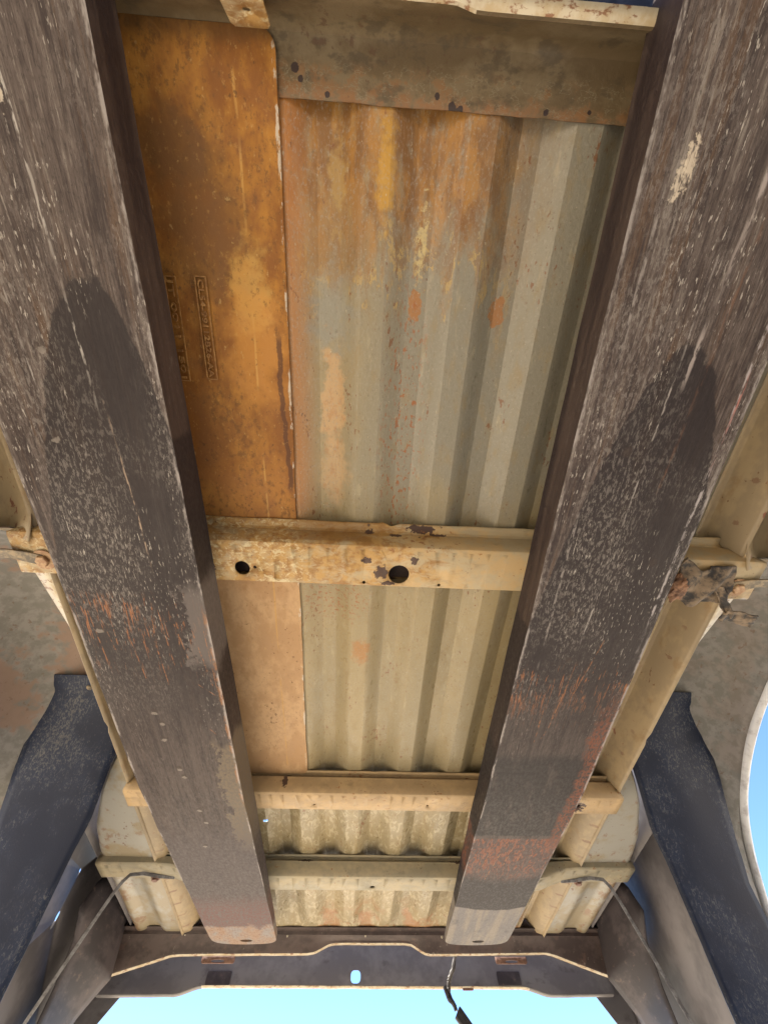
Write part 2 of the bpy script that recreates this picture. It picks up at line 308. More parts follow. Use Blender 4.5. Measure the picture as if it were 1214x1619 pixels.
# --- fork steel, one material per fork (their stains differ); local coordinates: x across, y along
def fork_mat(side):
    g = G('fork_steel_'+side); L = side == 'left'
    s1 = g.noi((34, 2.6, 34), 5, .6); s2 = g.noi((380, 95, 380), 5, .74, (2, 6, 1), .6); gr = g.noi((420, 170, 420), 4, .75, (3, 1, 1)); st2 = g.noi((110, 5, 110), 4, .6, (1, 1, 9)); n1 = g.noi((16, 9, 16), 4, .6, (1, 1, 4))
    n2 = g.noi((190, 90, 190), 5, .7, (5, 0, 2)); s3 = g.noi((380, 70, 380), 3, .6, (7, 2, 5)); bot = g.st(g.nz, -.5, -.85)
    wide = g.noi((11, 1.3, 11), 3, .6, (3, 8, 2))
    k1 = g.noi((55, 2.6, 55), 5, .65, (1, 1, 9)); k2 = g.noi((190, 9, 190), 5, .7, (5, 2, 1)); k3 = g.noi((430, 34, 430), 3, .7, (2, 7, 3))
    wr = g.st(g.y, .62, .20)                       # the front half is the more worn
    ks = g.add(g.add(g.mul(g.sub(k1, .5), .8), g.mul(g.sub(k2, .5), .9)), g.add(g.mul(g.sub(k3, .5), .8), g.mul(g.sub(n1, .5), .45)))
    c = g.mix((.044, .032, .031), (.108, .085, .077), g.st(ks, -.22, .16))
    c = g.mix(c, (.105, .062, .038), g.mul(g.mul(g.st(g.noi((48, 2.2, 48), 5, .7, (9, 3, 0)), .50, .66), .75), g.st(g.y, .6, .1, .2, 1)))
    c = g.mix(c, (.225, .198, .178), g.mul(g.mul(g.st(ks, .06, .32), g.mul(wr, .85)), 1.0))
    c = g.mix(c, (.020, .015, .016), g.mul(g.st(ks, -.16, -.40), .75))
    grf = g.st(g.y, .75, .35, .08, 1)
    c = g.mix(c, (.024, .018, .018), g.mul(g.mul(g.st(gr, .52, .64), .5), grf))
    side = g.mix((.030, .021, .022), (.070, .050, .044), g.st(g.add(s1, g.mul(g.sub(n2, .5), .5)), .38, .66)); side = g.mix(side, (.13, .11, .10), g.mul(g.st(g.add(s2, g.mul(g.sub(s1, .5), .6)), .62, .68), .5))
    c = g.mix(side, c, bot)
    # stain edges
    if L: px, py, kl, kr = .050, -.034, 17, 60
    else: px, py, kl, kr = .006, -.004, 36, 22
    dx = g.sub(g.x, px); d2 = g.mul(dx, dx)
    k = g.mix((kl,)*3, (kr,)*3, g.st(dx, -.004, .004))
    sep = g.t.nodes.new('ShaderNodeSeparateColor'); g.t.links.new(k, sep.inputs[0])
    sy = g.sub(g.sub(g.y, py), g.mul(sep.outputs[0], d2))
    sy = g.add(sy, g.mul(g.sub(g.noi((55, 40, 55), 4, .65, (4, 4, 4)), .5), .045))
    wet = g.st(sy, -.003, .008)
    wet = g.mul(wet, g.st(g.y, .80, .50, .45, 1))
    c = g.mix(c, (.022, .017, .019), g.mul(wet, .88))
    # pale worn flecks drawn out along the fork
    gate = g.st(g.add(wide, g.mul(g.sub(n1, .5), .7)), .36, .62)
    f1 = g.mul(g.st(g.add(s2, g.mul(g.sub(n2, .5), .8)), .50, .60), gate)
    f1 = g.mul(g.mul(f1, bot), g.mul(g.st(g.y, .85, .30, .06, 1), g.st(g.mul(wet, g.st(g.y, .25, .05)), 0, 1, 1, .55)))
    c = g.mix(c, (.25, .225, .21), g.mul(f1, .48))
    f2 = g.mul(g.st(s3, .60, .66), g.st(g.noi((24, 4, 24), 3, .5, (1, 7, 7)), .45, .6))
    c = g.mix(c, (.50, .46, .42), g.mul(g.mul(g.mul(f2, bot), g.st(g.y, .9, .2, .1, 1)), .7))
    # long scratches
    def scratch(x0, sl, y0, y1, wd, col, a, wob=.006):
        nonlocal c
        d = g.sub(g.sub(g.x, x0), g.mul(g.y, sl)); d = g.add(d, g.mul(g.sub(g.noi((2, 14, 2), 3, .6, (x0*90, 0, 0)), .5), wob))
        m = g.mul(g.st(g.ma('ABSOLUTE', d), wd, wd*.3), g.mul(g.st(g.y, y0, y0+.03), g.st(g.y, y1, y1-.03)))
        c = g.mix(c, col, g.mul(g.mul(g.mul(m, bot), g.mul(g.st(g.noi((200, 50, 200), 3, .6, (x0*50, 1, 1)), .42, .56), g.st(g.noi((6, 9, 6), 2, .5, (x0*20, 3, 1)), .35, .60))), a*.8))
    if L:
        scratch(.020, .02, -.25, .13, .0020, (.52, .49, .46), .9); scratch(.028, .03, .08, .36, .0016, (.48, .36, .27), .8)
        scratch(-.045, .02, -.2, .1, .0014, (.48, .45, .43), .7); scratch(-.012, .05, -.22, .02, .0012, (.5, .45, .4), .7)
        oy0, oy1 = .38, .60
        for (bx, by, bs) in ((-.012, -.205, .010), (.010, -.18, .008), (-.03, -.12, .008)):
            c = g.mix(c, (.55, .48, .40), g.mul(g.mul(g.blob(bx, by, bs*.45, bs*1.7, .5, 1.0, 160, bx*100), g.st(s3, .36, .52)), .8))
    else:
        scratch(.015, -.06, -.20, .06, .0040, (.48, .42, .40), .8); scratch(.000, -.02, -.1, .5, .0016, (.5, .46, .44), .7)
        scratch(-.075, .01, -.2, .6, .0025, (.42, .38, .36), .6); scratch(.088, .01, -.1, .5, .0030, (.50, .46, .47), .8)
        scratch(.09, .0, .02, .16, .0020, (.42, .10, .06), .7); scratch(.035, -.03, -.22, .2, .0030, (.17, .085, .05), .7)
        for (bx, by, bs) in ((-.058, -.165, .012), (-.064, -.150, .010), (.02, -.19, .007)):
            c = g.mix(c, (.58, .50, .40), g.mul(g.mul(g.blob(bx, by, bs*.45, bs*1.6, .5, 1.0, 160, bx*100), g.st(s3, .36, .52)), .8))
        oy0, oy1 = .50, .70
    on = g.st(g.add(g.noi((260, 17, 260), 4, .7, (6, 6, 6), .8), g.mul(g.sub(n1, .5), .4)), .58, .63)
    ob = g.mul(g.st(g.y, oy0, oy0+.03), g.st(g.y, oy1, oy1-.16))
    c = g.mix(c, (.33, .125, .045), g.mul(g.mul(g.mul(on, ob), bot), .7))
    rag = g.add(g.y, g.mul(g.sub(g.noi((28, 16, 28), 4, .6, (3, 4, 4)), .5), .10))
    if L:
        # worn pale patches along the inner edge, rusty tip
        xe = g.add(g.x, g.mul(g.sub(g.noi((38, 20, 38), 6, .72, (8, 8, 8)), .5), .13))
        p1 = g.mul(g.st(xe, .066, .072), g.mul(g.st(rag, .73, .76), g.st(rag, 1.20, 1.10)))
        c = g.mix(c, g.mix((.105, .085, .066), (.155, .122, .088), g.st(n2, .4, .6)), g.mul(p1, .9))
        p2 = g.mul(g.st(xe, .060, .070), g.mul(g.st(rag, .36, .40), g.st(rag, .56, .52)))
        c = g.mix(c, (.125, .108, .104), g.mul(p2, .8))
        c = g.mix(c, (.30, .13, .045), g.mul(g.mul(g.st(g.noi((40, 22, 40), 5, .7, (3, 3, 3)), .46, .56), g.mul(bot, g.st(g.add(g.x, g.mul(g.sub(n2, .5), .010)), .096, .100))), g.mul(g.mul(g.st(g.y, .40, .46), g.st(g.y, 1.0, .9)), .7)))
        c = g.mix(c, (.066, .054, .058), g.mul(g.st(rag, .95, 1.2), .7))
        c = g.mix(c, (.125, .060, .056), g.mul(g.mul(g.st(rag, 1.38, 1.52), g.st(n2, .36, .56)), .85))
        tip = g.mix((.24, .155, .105), (.20, .18, .175), g.st(n1, .42, .6)); tip = g.mix(tip, (.20, .09, .05), g.st(n2, .56, .66))
        c = g.mix(c, tip, g.st(rag, 1.615, 1.635))
    else:
        c = g.mix(c, (.022, .019, .021), g.mul(g.mul(g.st(g.add(g.y, g.mul(g.sub(n1, .5), .05)), .74, .78), g.st(g.y, 1.07, 1.06)), g.st(g.noi((40, 9, 40), 4, .6, (2, 2, 9)), .66, .50, .45, .9)))
        ob = g.mul(g.st(g.y, 1.075, 1.085), g.st(rag, 1.36, 1.18))
        c = g.mix(c, (.075, .046, .044), g.mul(ob, .8))
        on2 = g.st(g.add(g.noi((120, 30, 120), 4, .65, (1, 6, 6), 1.0), g.mul(g.sub(n1, .5), .3)), .50, .56)
        c = g.mix(c, (.19, .066, .036), g.mul(g.mul(on2, ob), .85))
        eo = g.mul(g.st(g.add(g.x, g.mul(g.sub(n1, .5), .08)), .070, .085), g.mul(g.st(g.y, .55, .7), g.st(g.y, 1.2, 1.05)))
        c = g.mix(c, (.17, .062, .036), g.mul(g.mul(eo, g.st(n2, .42, .55)), .85))
        tip = g.mix((.15, .142, .146), (.215, .19, .165), g.st(s1, .42, .6)); tip = g.mix(tip, (.09, .085, .092), g.mul(g.st(n1, .54, .66), .7))
        curve = g.add(g.add(g.y, g.mul(g.mul(g.x, g.x), 3.0)), g.mul(g.sub(n1, .5), .03))
        c = g.mix(c, (.020, .017, .021), g.mul(g.mul(g.st(curve, 1.27, 1.33), g.st(curve, 1.50, 1.49)), g.st(n2, .66, .5, .6, 1)))
        c = g.mix(c, tip, g.st(curve, 1.49, 1.50))
    def line(x0, y0, x1, y1, wd, col, a):
        nonlocal c
        L_ = math.hypot(x1-x0, y1-y0); ux, uy = (x1-x0)/L_, (y1-y0)/L_
        px_ = g.sub(g.x, x0); py_ = g.sub(g.y, y0)
        t = g.add(g.mul(px_, ux), g.mul(py_, uy)); d = g.ma('ABSOLUTE', g.add(g.add(g.mul(px_, uy), g.mul(py_, -ux)), wob2))
        m = g.mul(g.st(d, wd, wd*.4), g.mul(g.st(t, 0, .01), g.st(t, L_, L_-.01)))
        c = g.mix(c, col, g.mul(g.mul(m, gapn), a))
    wob2 = g.mul(g.sub(n2, .5), .003); gapn = g.mul(bot, g.st(g.noi((120, 60, 120), 4, .7, (2, 9, 4)), .44, .58))
    OR = (.36, .15, .055)
    if L:
        for q in ((.018, .43, .012, .52), (.030, .43, .034, .55), (.047, .43, .060, .53), (.055, .44, .050, .50), (-.012, .41, -.006, .47), (.0, .41, -.010, .47), (-.045, .40, -.05, .50), (-.065, .42, -.055, .52), (.075, .46, .092, .60), (.060, .58, .094, .615), (.094, .46, .097, .60), (-.03, .45, -.02, .58), (-.08, .40, -.075, .55), (.010, .45, .016, .60), (.066, .70, .080, .72)):
            line(*q, .0012, OR, .55)
    else:
        for q in ((-.005, .52, -.018, .68), (-.038, .60, -.036, .72), (-.018, .68, -.026, .71), (.030, .45, .005, .60), (-.05, 1.10, -.065, 1.25), (-.02, 1.09, -.045, 1.30), (.0, 1.10, -.01, 1.22), (.03, 1.09, .02, 1.2), (.055, 1.09, .05, 1.18)):
            line(*q, .0016, OR, .55)
    # pale edge highlight painted into the colour along both lower arrises
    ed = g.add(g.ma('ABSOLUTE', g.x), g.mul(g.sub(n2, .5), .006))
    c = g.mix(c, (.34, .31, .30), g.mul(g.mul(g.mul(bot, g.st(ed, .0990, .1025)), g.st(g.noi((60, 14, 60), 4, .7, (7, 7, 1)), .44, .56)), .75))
    # pits
    pits = ((-.024, .040), (-.040, .147), (-.070, .461), (-.025, .655), (-.017, .685), (-.022, .73), (-.010, .82), (-.005, .845), (.004, .97), (.010, 1.02), (-.012, 1.13)) if L else ((-.03, .13), (.06, .30), (-.02, .50), (.02, .61), (-.04, .40))
    pm = None
    for i, (bx, by) in enumerate(pits):
        b = g.blob(bx, by, .0055, .0075 if by < .5 else .006, .9, .3, 120, i)
        pm = b if pm is None else g.mx(pm, b)
    c = g.mix(c, (.045, .032, .028), g.mul(pm, .75))
    if L:
        pm2 = None
        for i, (bx, by) in enumerate(pits):
            b = g.blob(bx-.001, by+.006, .005, .004, .5, .8, 150, i+4); pm2 = b if pm2 is None else g.mx(pm2, b)
        c = g.mix(c, (.27, .24, .215), g.mul(pm2, .55))
    g.bump(pm, .004, -1.0); g.bump(s2, .0010, .3); g.bump(n2, .0008, g.st(g.y, .9, .4, .12, .45)); g.bump(n1, .003, .25)
    ro = g.st(n2, .3, .7, .45, .68)
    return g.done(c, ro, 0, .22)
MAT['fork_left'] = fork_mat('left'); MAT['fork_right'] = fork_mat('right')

g = G('ground_dirt')
n1 = g.noi(.5, 6, .6); n2 = g.noi(9, 5, .65); c = g.mix((.40, .335, .245), (.50, .43, .325), g.st(g.add(n1, g.mul(g.sub(n2, .5), .5)), .4, .62))
g.bump(n2, .02, .4)
MAT['ground'] = g.done(c, .9)

# ------------------------------------------------------------------ mesh helpers
def link(name, bm, mat, parent=None, smooth=30, mods=()):
    me = bpy.data.meshes.new(name)
    bmesh.ops.recalc_face_normals(bm, faces=bm.faces); bm.to_mesh(me); bm.free()
    ms = mat if isinstance(mat, (list, tuple)) else [mat]
    for m_ in ms: me.materials.append(MAT[m_])
    if smooth: 
        me.shade_smooth(); me.set_sharp_from_angle(angle=R(smooth))
    o = bpy.data.objects.new(name, me); COL.objects.link(o)
    if parent is not None:
        o.parent = parent
        p = parent
        if p.parent is None: o.location = Vector((0, 0, CZ)) - p.location
    for k, a in mods:
        md = o.modifiers.new(k.lower(), k)
        for kk, v in a.items(): setattr(md, kk, v)
    return o
def thing(name, loc, label, cat, group=None):
    o = bpy.data.objects.new(name, None); COL.objects.link(o); o.location = loc; o.empty_display_size = .1
    o['label'] = label; o['category'] = cat
    if group: o['group'] = group
    return o
SOL = lambda t, off=0.0: ('SOLIDIFY', dict(thickness=t, offset=off))
BEV = lambda wd, seg=2: ('BEVEL', dict(width=wd, segments=seg, limit_method='ANGLE', angle_limit=R(40)))
def strip(bm, rows):
    """rows of equal length -> quads"""
    vs = [[bm.verts.new(p) for p in r] for r in rows]
    fs = []
    for a, b in zip(vs, vs[1:]):
        for i in range(len(a)-1): fs.append(bm.faces.new((a[i], a[i+1], b[i+1], b[i])))
    return vs, fs
def fill2d(loops, z=0.0):
    """flat mesh from an outer loop and hole loops (2-D points)"""
    bm = bmesh.new(); es = []
    for lp in loops:
        v = [bm.verts.new((p[0], p[1], z)) for p in lp]
        es += [bm.edges.new((v[i], v[(i+1) % len(v)])) for i in range(len(v))]
    bmesh.ops.triangle_fill(bm, use_beauty=True, use_dissolve=False, edges=es)
    return bm
def ell(cx, cy, rx, ry, n=20): return [(cx+rx*math.cos(2*math.pi*i/n), cy+ry*math.sin(2*math.pi*i/n)) for i in range(n)]
def cut(bm, axis, vals):
    for v in vals:
        co = [0, 0, 0]; no = [0, 0, 0]; co[axis] = v; no[axis] = 1
        bmesh.ops.bisect_plane(bm, geom=bm.verts[:]+bm.edges[:]+bm.faces[:], plane_co=co, plane_no=no)
def merge(dst, src):
    me = bpy.data.meshes.new('tmp'); src.to_mesh(me); src.free(); dst.from_mesh(me); bpy.data.meshes.remove(me)
def lerp(a, b, t): return a+(b-a)*t
def pw(pts, x):
    """piecewise linear"""
    if x <= pts[0][0]: return pts[0][1]
    for (a, b), (c_, d) in zip(pts, pts[1:]):
        if x <= c_: return b+(d-b)*(x-a)/(c_-a)
    return pts[-1][1]
def frange(a, b, n): return [a+(b-a)*i/n for i in range(n+1)]
def jit(x, s, a): return a*mnoise.noise(Vector((x*s, 3.7*s, .5)))
def sweep(pts, prof, name=None, side=Vector((1, 0, 0))):
    """sweep closed 2-D profile along points"""
    bm = bmesh.new(); rings = []
    for i, p in enumerate(pts):
        p = Vector(p); t = (Vector(pts[min(i+1, len(pts)-1)])-Vector(pts[max(i-1, 0)])).normalized()
        u = (side - t*side.dot(t)).normalized(); v = t.cross(u)
        rings.append([bm.verts.new(p+u*a+v*b) for a, b in prof])
    n = len(prof)
    for a, b in zip(rings, rings[1:]):
        for i in range(n): bm.faces.new((a[i], a[(i+1) % n], b[(i+1) % n], b[i]))
    bm.faces.new(rings[0]); bm.faces.new(rings[-1][::-1]); return bm
def circ(r, n=10): return [(r*math.cos(2*math.pi*i/n), r*math.sin(2*math.pi*i/n)) for i in range(n)]
def rect(a, b): return [(-a, -b), (a, -b), (a, b), (-a, b)]
def bolt_bm(x, y, h, r, washer=1.55, n=6):
    """head pointing down, seated at height h"""
    bm = bmesh.new()
    def ringz(rr, z, k): return [bm.verts.new((x+rr*math.cos(2*math.pi*i/k), y+rr*math.sin(2*math.pi*i/k), z)) for i in range(k)]
    def stack(lst, k):
        rs = [ringz(a, z, k) for a, z in lst]
        for a, b in zip(rs, rs[1:]):
            for i in range(k): bm.faces.new((a[i], a[(i+1) % k], b[(i+1) % k], b[i]))
        bm.faces.new(rs[-1])
    stack([(r*washer, h), (r*washer, h-r*.14), (r*washer*.94, h-r*.2)], 20)
    stack([(r, h-r*.18), (r, h-r*.62), (r*.86, h-r*.76)], n)
    return bm

# ------------------------------------------------------------------ the setting
bm = bmesh.new(); bmesh.ops.create_grid(bm, x_segments=8, y_segments=8, size=1500)
o = link('ground', bm, 'ground', smooth=0); o['kind'] = 'structure'
o['label'] = 'sunlit pale dirt ground under the raised truck bed'

# ------------------------------------------------------------------ the truck bed
bed = thing('truck_bed', Vector((XC, .9, CZ+.55)), 'rusty tan pickup truck bed seen from underneath, raised on two steel forks', 'truck bed')

# ribbed floor ---------------------------------------------------------------
P_, X0, DEP = .1227, -.009, .0205
def rib(x):
    if x < -.42 or x > .49: return .600
    d = abs((x-X0+P_/2) % P_ - P_/2)
    t = min(1, max(0, (d-.0155)/.033)); t = t*t*(3-2*t)*.35+t*.65
    return .600+DEP*t
xs = set([-.475, .578, -.2465, -.2350])
k = -4
while X0+k*P_ < .56:
    for off in (-.0155, 0, .0155, .0185, .0225, .032, .0415, .0455, .0485, -.0185, -.0225, -.032, -.0415, -.0455, -.0485):
        xx = X0+k*P_+off
        if -.475 < xx < .578: xs.add(round(xx, 5))
    k += 1
xs = sorted(xs); ys = sorted(set([round(v, 4) for v in frange(-.29, 1.852, 60)]+[1.210, 1.221, 1.79, 1.805, 1.83, 1.84]))
def fl_h(x, y): return .600+(rib(x)-.600)*(1-.9*min(1, max(0, (y-1.775)/.062)))+.0012*mnoise.noise(Vector((x*9, y*4, 0)))*(1 if -.42 < x < .49 else .6)
bm = bmesh.new(); vs, fs = strip(bm, [[(x, y, fl_h(x, y)) for x in xs] for y in ys])
kill = [f for f in bm.faces if -.2466 < f.calc_center_median().x < -.2349 and 1.2099 < f.calc_center_median().y < 1.2211]
bmesh.ops.delete(bm, geom=kill, context='FACES')
link('bed_floor', bm, 'floor', bed, 20, [SOL(.0012, 1)])

# doubler plate ---------------------------------------------------------------
def rrect(x0, x1, y0, y1, r, n=6):
    out = []
    for cx, cy, a in ((x1-r, y1-r, 0), (x0+r, y1-r, 90), (x0+r, y0+r, 180), (x1-r, y0+r, 270)):
        out += [(cx+r*math.cos(R(a+90*i/n)), cy+r*math.sin(R(a+90*i/n))) for i in range(n+1)]
    return out
def plate(x0, x1, y0, y1, r, name):
    lp = rrect(x0, x1, y0, y1, r)
    full = []
    for i, p in enumerate(lp):
        q = lp[(i+1) % len(lp)]; L_ = math.dist(p, q); n = max(1, int(L_/.012))
        full += [(lerp(p[0], q[0], t/n), lerp(p[1], q[1], t/n)) for t in range(n)]
    full = [(p[0]+jit(p[1], 22, .0011)+jit(p[1], 4, .0012), p[1]+jit(p[0], 25, .0011)) for p in full]
    bm = fill2d([full]); cut(bm, 1, frange(y0+.02, y1-.02, 24)); cut(bm, 0, frange(x0+.02, x1-.02, 8))
    for f in bm.faces:
        if f.normal.z > 0: f.normal_flip()
    for v in bm.verts: v.co.z = .5945-.0050*min(1, max(0, (-.195-v.co.y)/.03))+.0010*mnoise.noise(Vector((v.co.x*8, v.co.y*5, 2)))
    return link(name, bm, 'plate', bed, 40, [SOL(.0028, 1), BEV(.0010, 2)])
pl = plate(-.380, -.122, -.2765, .999, .017, 'doubler_plate')
pl['label'] = 'flat rust brown plate with stamped letters, left of the ribs'
PZ = .5945-.0010-.0026
def text_bm(s, size, depth):
    cu = bpy.data.curves.new('t', 'FONT'); cu.body = s; cu.size = size; cu.extrude = depth; cu.bevel_depth = .0002; cu.resolution_u = 3
    to = bpy.data.objects.new('t', cu); COL.objects.link(to)
    dg = bpy.context.evaluated_depsgraph_get(); me = bpy.data.meshes.new_from_object(to.evaluated_get(dg))
    bm = bmesh.new(); bm.from_mesh(me); bpy.data.objects.remove(to); bpy.data.curves.remove(cu); bpy.data.meshes.remove(me)
    return bm
for s, x0, y0, y1 in (('CL54-99112B26-AA', -.2385, -.045, .082), ('JT 0011 1501', -.2775, -.043, .086)):
    bm = text_bm(s, .0150, .0006)
    w_ = max(v.co.x for v in bm.verts); sc = (y1-y0-.006)/w_
    for v in bm.verts:
        a, b, cz = v.co; v.co = Vector((x0+.0025+b*.66+.0005, y0+.003+a*sc, PZ-cz))
    lab = link('stamped_number', bm, 'plate_worn', pl, 0)
    # raised rim of the stamping
    bm = bmesh.new(); x1 = x0+.0138
    for pts in (((x0, y0), (x0, y1)), ((x1, y0), (x1, y1)), ((x0, y0), (x1, y0)), ((x0, y1), (x1, y1))):
        merge(bm, sweep([(pts[0][0], pts[0][1], PZ), (pts[1][0], pts[1][1], PZ)], [(-.0007, -.0007), (.0007, -.0007), (.0007, .0007), (-.0007, .0007)], side=Vector((.7, .7, 0))))
    link('stamping_rim', bm, 'plate_worn', pl, 0)
# front panel ---------------------------------------------------------------
def front_lip(x): return pw([(-.6, .529), (.055, .5265), (.064, .5275), (.074, .534), (.082, .5365), (.7, .5365)], x)
fx = frange(-.52, .62, 114)
prof = []
for x in fx:
    e = -.2245+jit(x, 30, .0010)+jit(x, 6, .0010); hl = front_lip(x)
    dent = .006*math.exp(-((x-.175)/.016)**2)
    row = [(x, e, .5962), (x, -.235, .5958+jit(x, 14, .0012)), (x, -.250, .5958), (x, -.267+dent, .5952), (x, -.2755+dent*.6, .5925), (x, -.2795, .585), (x, -.2800, .575), (x, -.2765, .55), (x, -.2735, hl+.004), (x, -.2750, hl+.0012), (x, -.2785, hl), (x, -.2870, hl)]
    prof.append(row)
bm = bmesh.new(); strip(bm, prof); bm.faces.ensure_lookup_table()
for f in bm.faces:
    if f.calc_center_median().z < .5372: f.material_index = 1
fp = link('front_panel', bm, ['front', 'lip'], bed, 40, [SOL(.0016, 1)])
bm = fill2d([[(-.158, .575), (-.160, .50), (-.117, .50), (-.119, .575), (-.122, .580), (-.155, .580)], ell(-.137, .558, .004, .003, 12)])
for v in bm.verts: v.co = Vector((v.co.x, -.262-(.58-v.co.y)*.06, v.co.y-.018))
link('mounting_tab', bm, 'member_rusty', fp, 30, [SOL(.002), BEV(.0006, 1)])

# cross members ---------------------------------------------------------------
def member(name, mat, zf, y0, yb0, yb1, xl, xr, hfun, holes, taper, label, notch=()):
    """top-hat channel: front flange edge y0, bottom face yb0..yb1; taper = x inset of the flange ends"""
    bm = bmesh.new(); xs_ = sorted(frange(xl, xr, 90)+[h_[0] for h_ in notch])
    def H(x, t): return zf+.001-(zf+.001-hfun(x))*t
    rows = []
    for x in xs_:
        u = (x-xl)/(xr-xl); e = y0+jit(x, 28, .0012)+jit(x+y0, 7, .0016)
        for nx, nw, nd in notch: e += nd*math.exp(-((x-nx)/nw)**2)
        def X(t): return lerp(lerp(xl+taper, xr-taper, u), x, t)
        rows.append([(X(0), e, zf), (X(0), y0+.010, zf), (X(.05), y0+.0145, zf-.0007), (X(.12), y0+.0175, zf-.0055), (X(.3), yb0-.010+.004, H(x, .30)), (X(.6), yb0-.0075+.004, H(x, .60)), (X(.85), yb0-.004+.002, H(x, .86)), (X(1), yb0+.001, H(x, .96)), (X(1), yb0+.006, H(x, 1))])
    strip(bm, rows)
    back = []
    for x in xs_:
        u = (x-xl)/(xr-xl)
        def X(t): return lerp(lerp(xl+taper, xr-taper, u), x, t)
        back.append([(X(1), yb1-.004, H(x, 1)), (X(1), yb1-.001, H(x, .97)), (X(.8), yb1+.001, H(x, .8)), (X(.1), yb1+.004, H(x, .1)), (X(0), yb1+.008, zf), (X(0), yb1+.022, zf)])
    strip(bm, back)
    ol = [(x, yb0+.006) for x in xs_]+[(x, yb1-.004) for x in reversed(xs_)]
    b2 = fill2d([ol]+[ell(*h_) for h_ in holes]); cut(b2, 0, frange(xl+.03, xr-.03, 40))
    for v in b2.verts: v.co.z = H(v.co.x, 1)
    merge(bm, b2); bmesh.ops.remove_doubles(bm, verts=bm.verts, dist=.0002)
    # rims of the larger holes, pressed upward
    for h_ in holes:
        if h_[2] > .5:
            r0 = ell(*h_); strip(bm, [[(p[0], p[1], H(p[0], 1)) for p in r0+r0[:1]], [(lerp(h_[0], p[0], .95), lerp(h_[1], p[1], .95), H(p[0], 1)+.006) for p in r0+r0[:1]]])
    o = link(name, bm, mat, bed, 35, [SOL(.0022, 0)])
    o['label'] = label
    return o
m2 = member('crossmember', 'member_rusty', .5915, .3005, .3235, .401, -.568, .674, lambda x: .552, [(-.206, .3745, .0125, .0135), (.054, .3755, .0175, .0185), (-.004, .394, .0028, .003), (.124, .394, .003, .003), (-.272, .392, .003, .003), (-.185, .372, .003, .003)], .06,
            'rust streaked crossmember with two large round holes', ((.036, .009, .005), (.020, .006, -.002)))
m3 = member('crossmember', 'member_dusty', .5975, .988, 1.000, 1.066, -.540, .646, lambda x: .552, [(-.100, 1.043, .0028, .003), (.172, 1.040, .003, .003), (.540, 1.030, .005, .006)], .012,
            'dusty tan crossmember with no large holes', ((.04, .012, .002),))
h4 = lambda x: pw([(0, .552), (.44, .552), (.475, .553), (.50, .557), (.53, .567), (.56, .574), (.60, .5765), (1, .5765)], abs(x-XC))
m4 = member('crossmember', 'member_pale', .5975, 1.378, 1.389, 1.464, -.715, .820, h4, [(.056, 1.441, .0070, .0075), (.507, 1.448, .014, .009), (-.401, 1.448, .014, .009)], .004,
            'pale crossmember nearest the tail, its ends bent up', ())
bm = fill2d([rrect(-.55, .65, .328, .398, .004)])  # added dark sheet inside the channel, stands in for shade behind the holes
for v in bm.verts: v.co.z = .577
link('hole_shade_sheet', bm, 'sill', m2, 0, [SOL(.002, 0)])
# bolts where the straps meet the members
b_ = link('bolt', bolt_bm(-.522, .372, .5495, .0105, 1.75), 'bolt', m2)
link('bolt', bolt_bm(.640, .374, .5495, .0105, 1.75), 'bolt', m2)
for x in (-.560, .664): link('bolt', bolt_bm(x, 1.452, .571, .0095, 1.3), 'bracket', m4)

# floor rails on both sides ---------------------------------------------------------------
def rails(sg, part, mat):
    bm = bmesh.new(); rows = []
    for y in frange(-.30, 1.852, 120):
        t = min(1, max(0, (y-.98)/.10)); lipw = lerp(.585, .607, t); liph = lerp(.561, .580, t)
        e = jit(y, 20, .0010)+jit(y, 6, .0015); nt_ = .004*(1 if .79 < y < .80 else 0)
        pr_ = [(.5215, .6005), (.527, .6015), (.530, .606), (.5325, .622), (.545, .6265), (.560, .624), (.5635, .618), (lerp(.572, .585, t), .592), (lipw-.004, liph+.007), (lipw+e-nt_, liph+e*.6)]
        rows.append([(XC+sg*a, y, b) for a, b in pr_])
    strip(bm, rows)
    return link(part, bm, mat, bed, 40, [SOL(.0022, 0)])
rails(1, 'floor_rail', 'rail'); rails(-1, 'floor_rail', 'rail')

# outer floor panels behind and ahead of the wheels ---------------------------------------------------------------
def outer_floor(sg):
    bm = bmesh.new(); rows = []
    for y in frange(.93, 1.852, 46):
        inn = .595; out = pw([(.93, .60), (1.0, .655), (1.1, .70), (1.25, .752), (1.36, .772), (1.86, .778)], y)
        lift = .05*max(0, (1.10-y)/.17)**2
        row = []
        for q in frange(0, 1, 22):
            a = lerp(inn, out, q); hh = .592+lift
            hh += .010*(.5-.5*math.cos(min(1, max(0, (a-.66)/.03))*math.pi))*min(1, max(0, (y-1.385)/.05))
            hh -= .010*(.5-.5*math.cos(min(1, max(0, (a-.715)/.03))*math.pi))*min(1, max(0, (y-1.385)/.05))
            hh += .030*max(0, (q-.86)/.14)**2
            row.append((XC+sg*a, y, hh+.0015*mnoise.noise(Vector((a*12, y*9, sg)))))
        rows.append(row)
    strip(bm, rows); link('outer_floor', bm, 'outer_floor', bed, 40, [SOL(.002, 1)])
    bm = bmesh.new(); rows = []
    for y in frange(-.32, .335, 22):
        b = max(0, (y-.25)/.085)
        rows.append([(XC+sg*a, y, hh-.03*b**2+.001*mnoise.noise(Vector((a*12, y*9, sg)))) for a, hh in ((.583, .572), (.60, .582), (.63, .60), (.68, .612), (.74, .62), (.82, .63), (.89, .65))])
    strip(bm, rows); link('outer_floor', bm, 'rail', bed, 40, [SOL(.002, 1)])
outer_floor(1); outer_floor(-1)

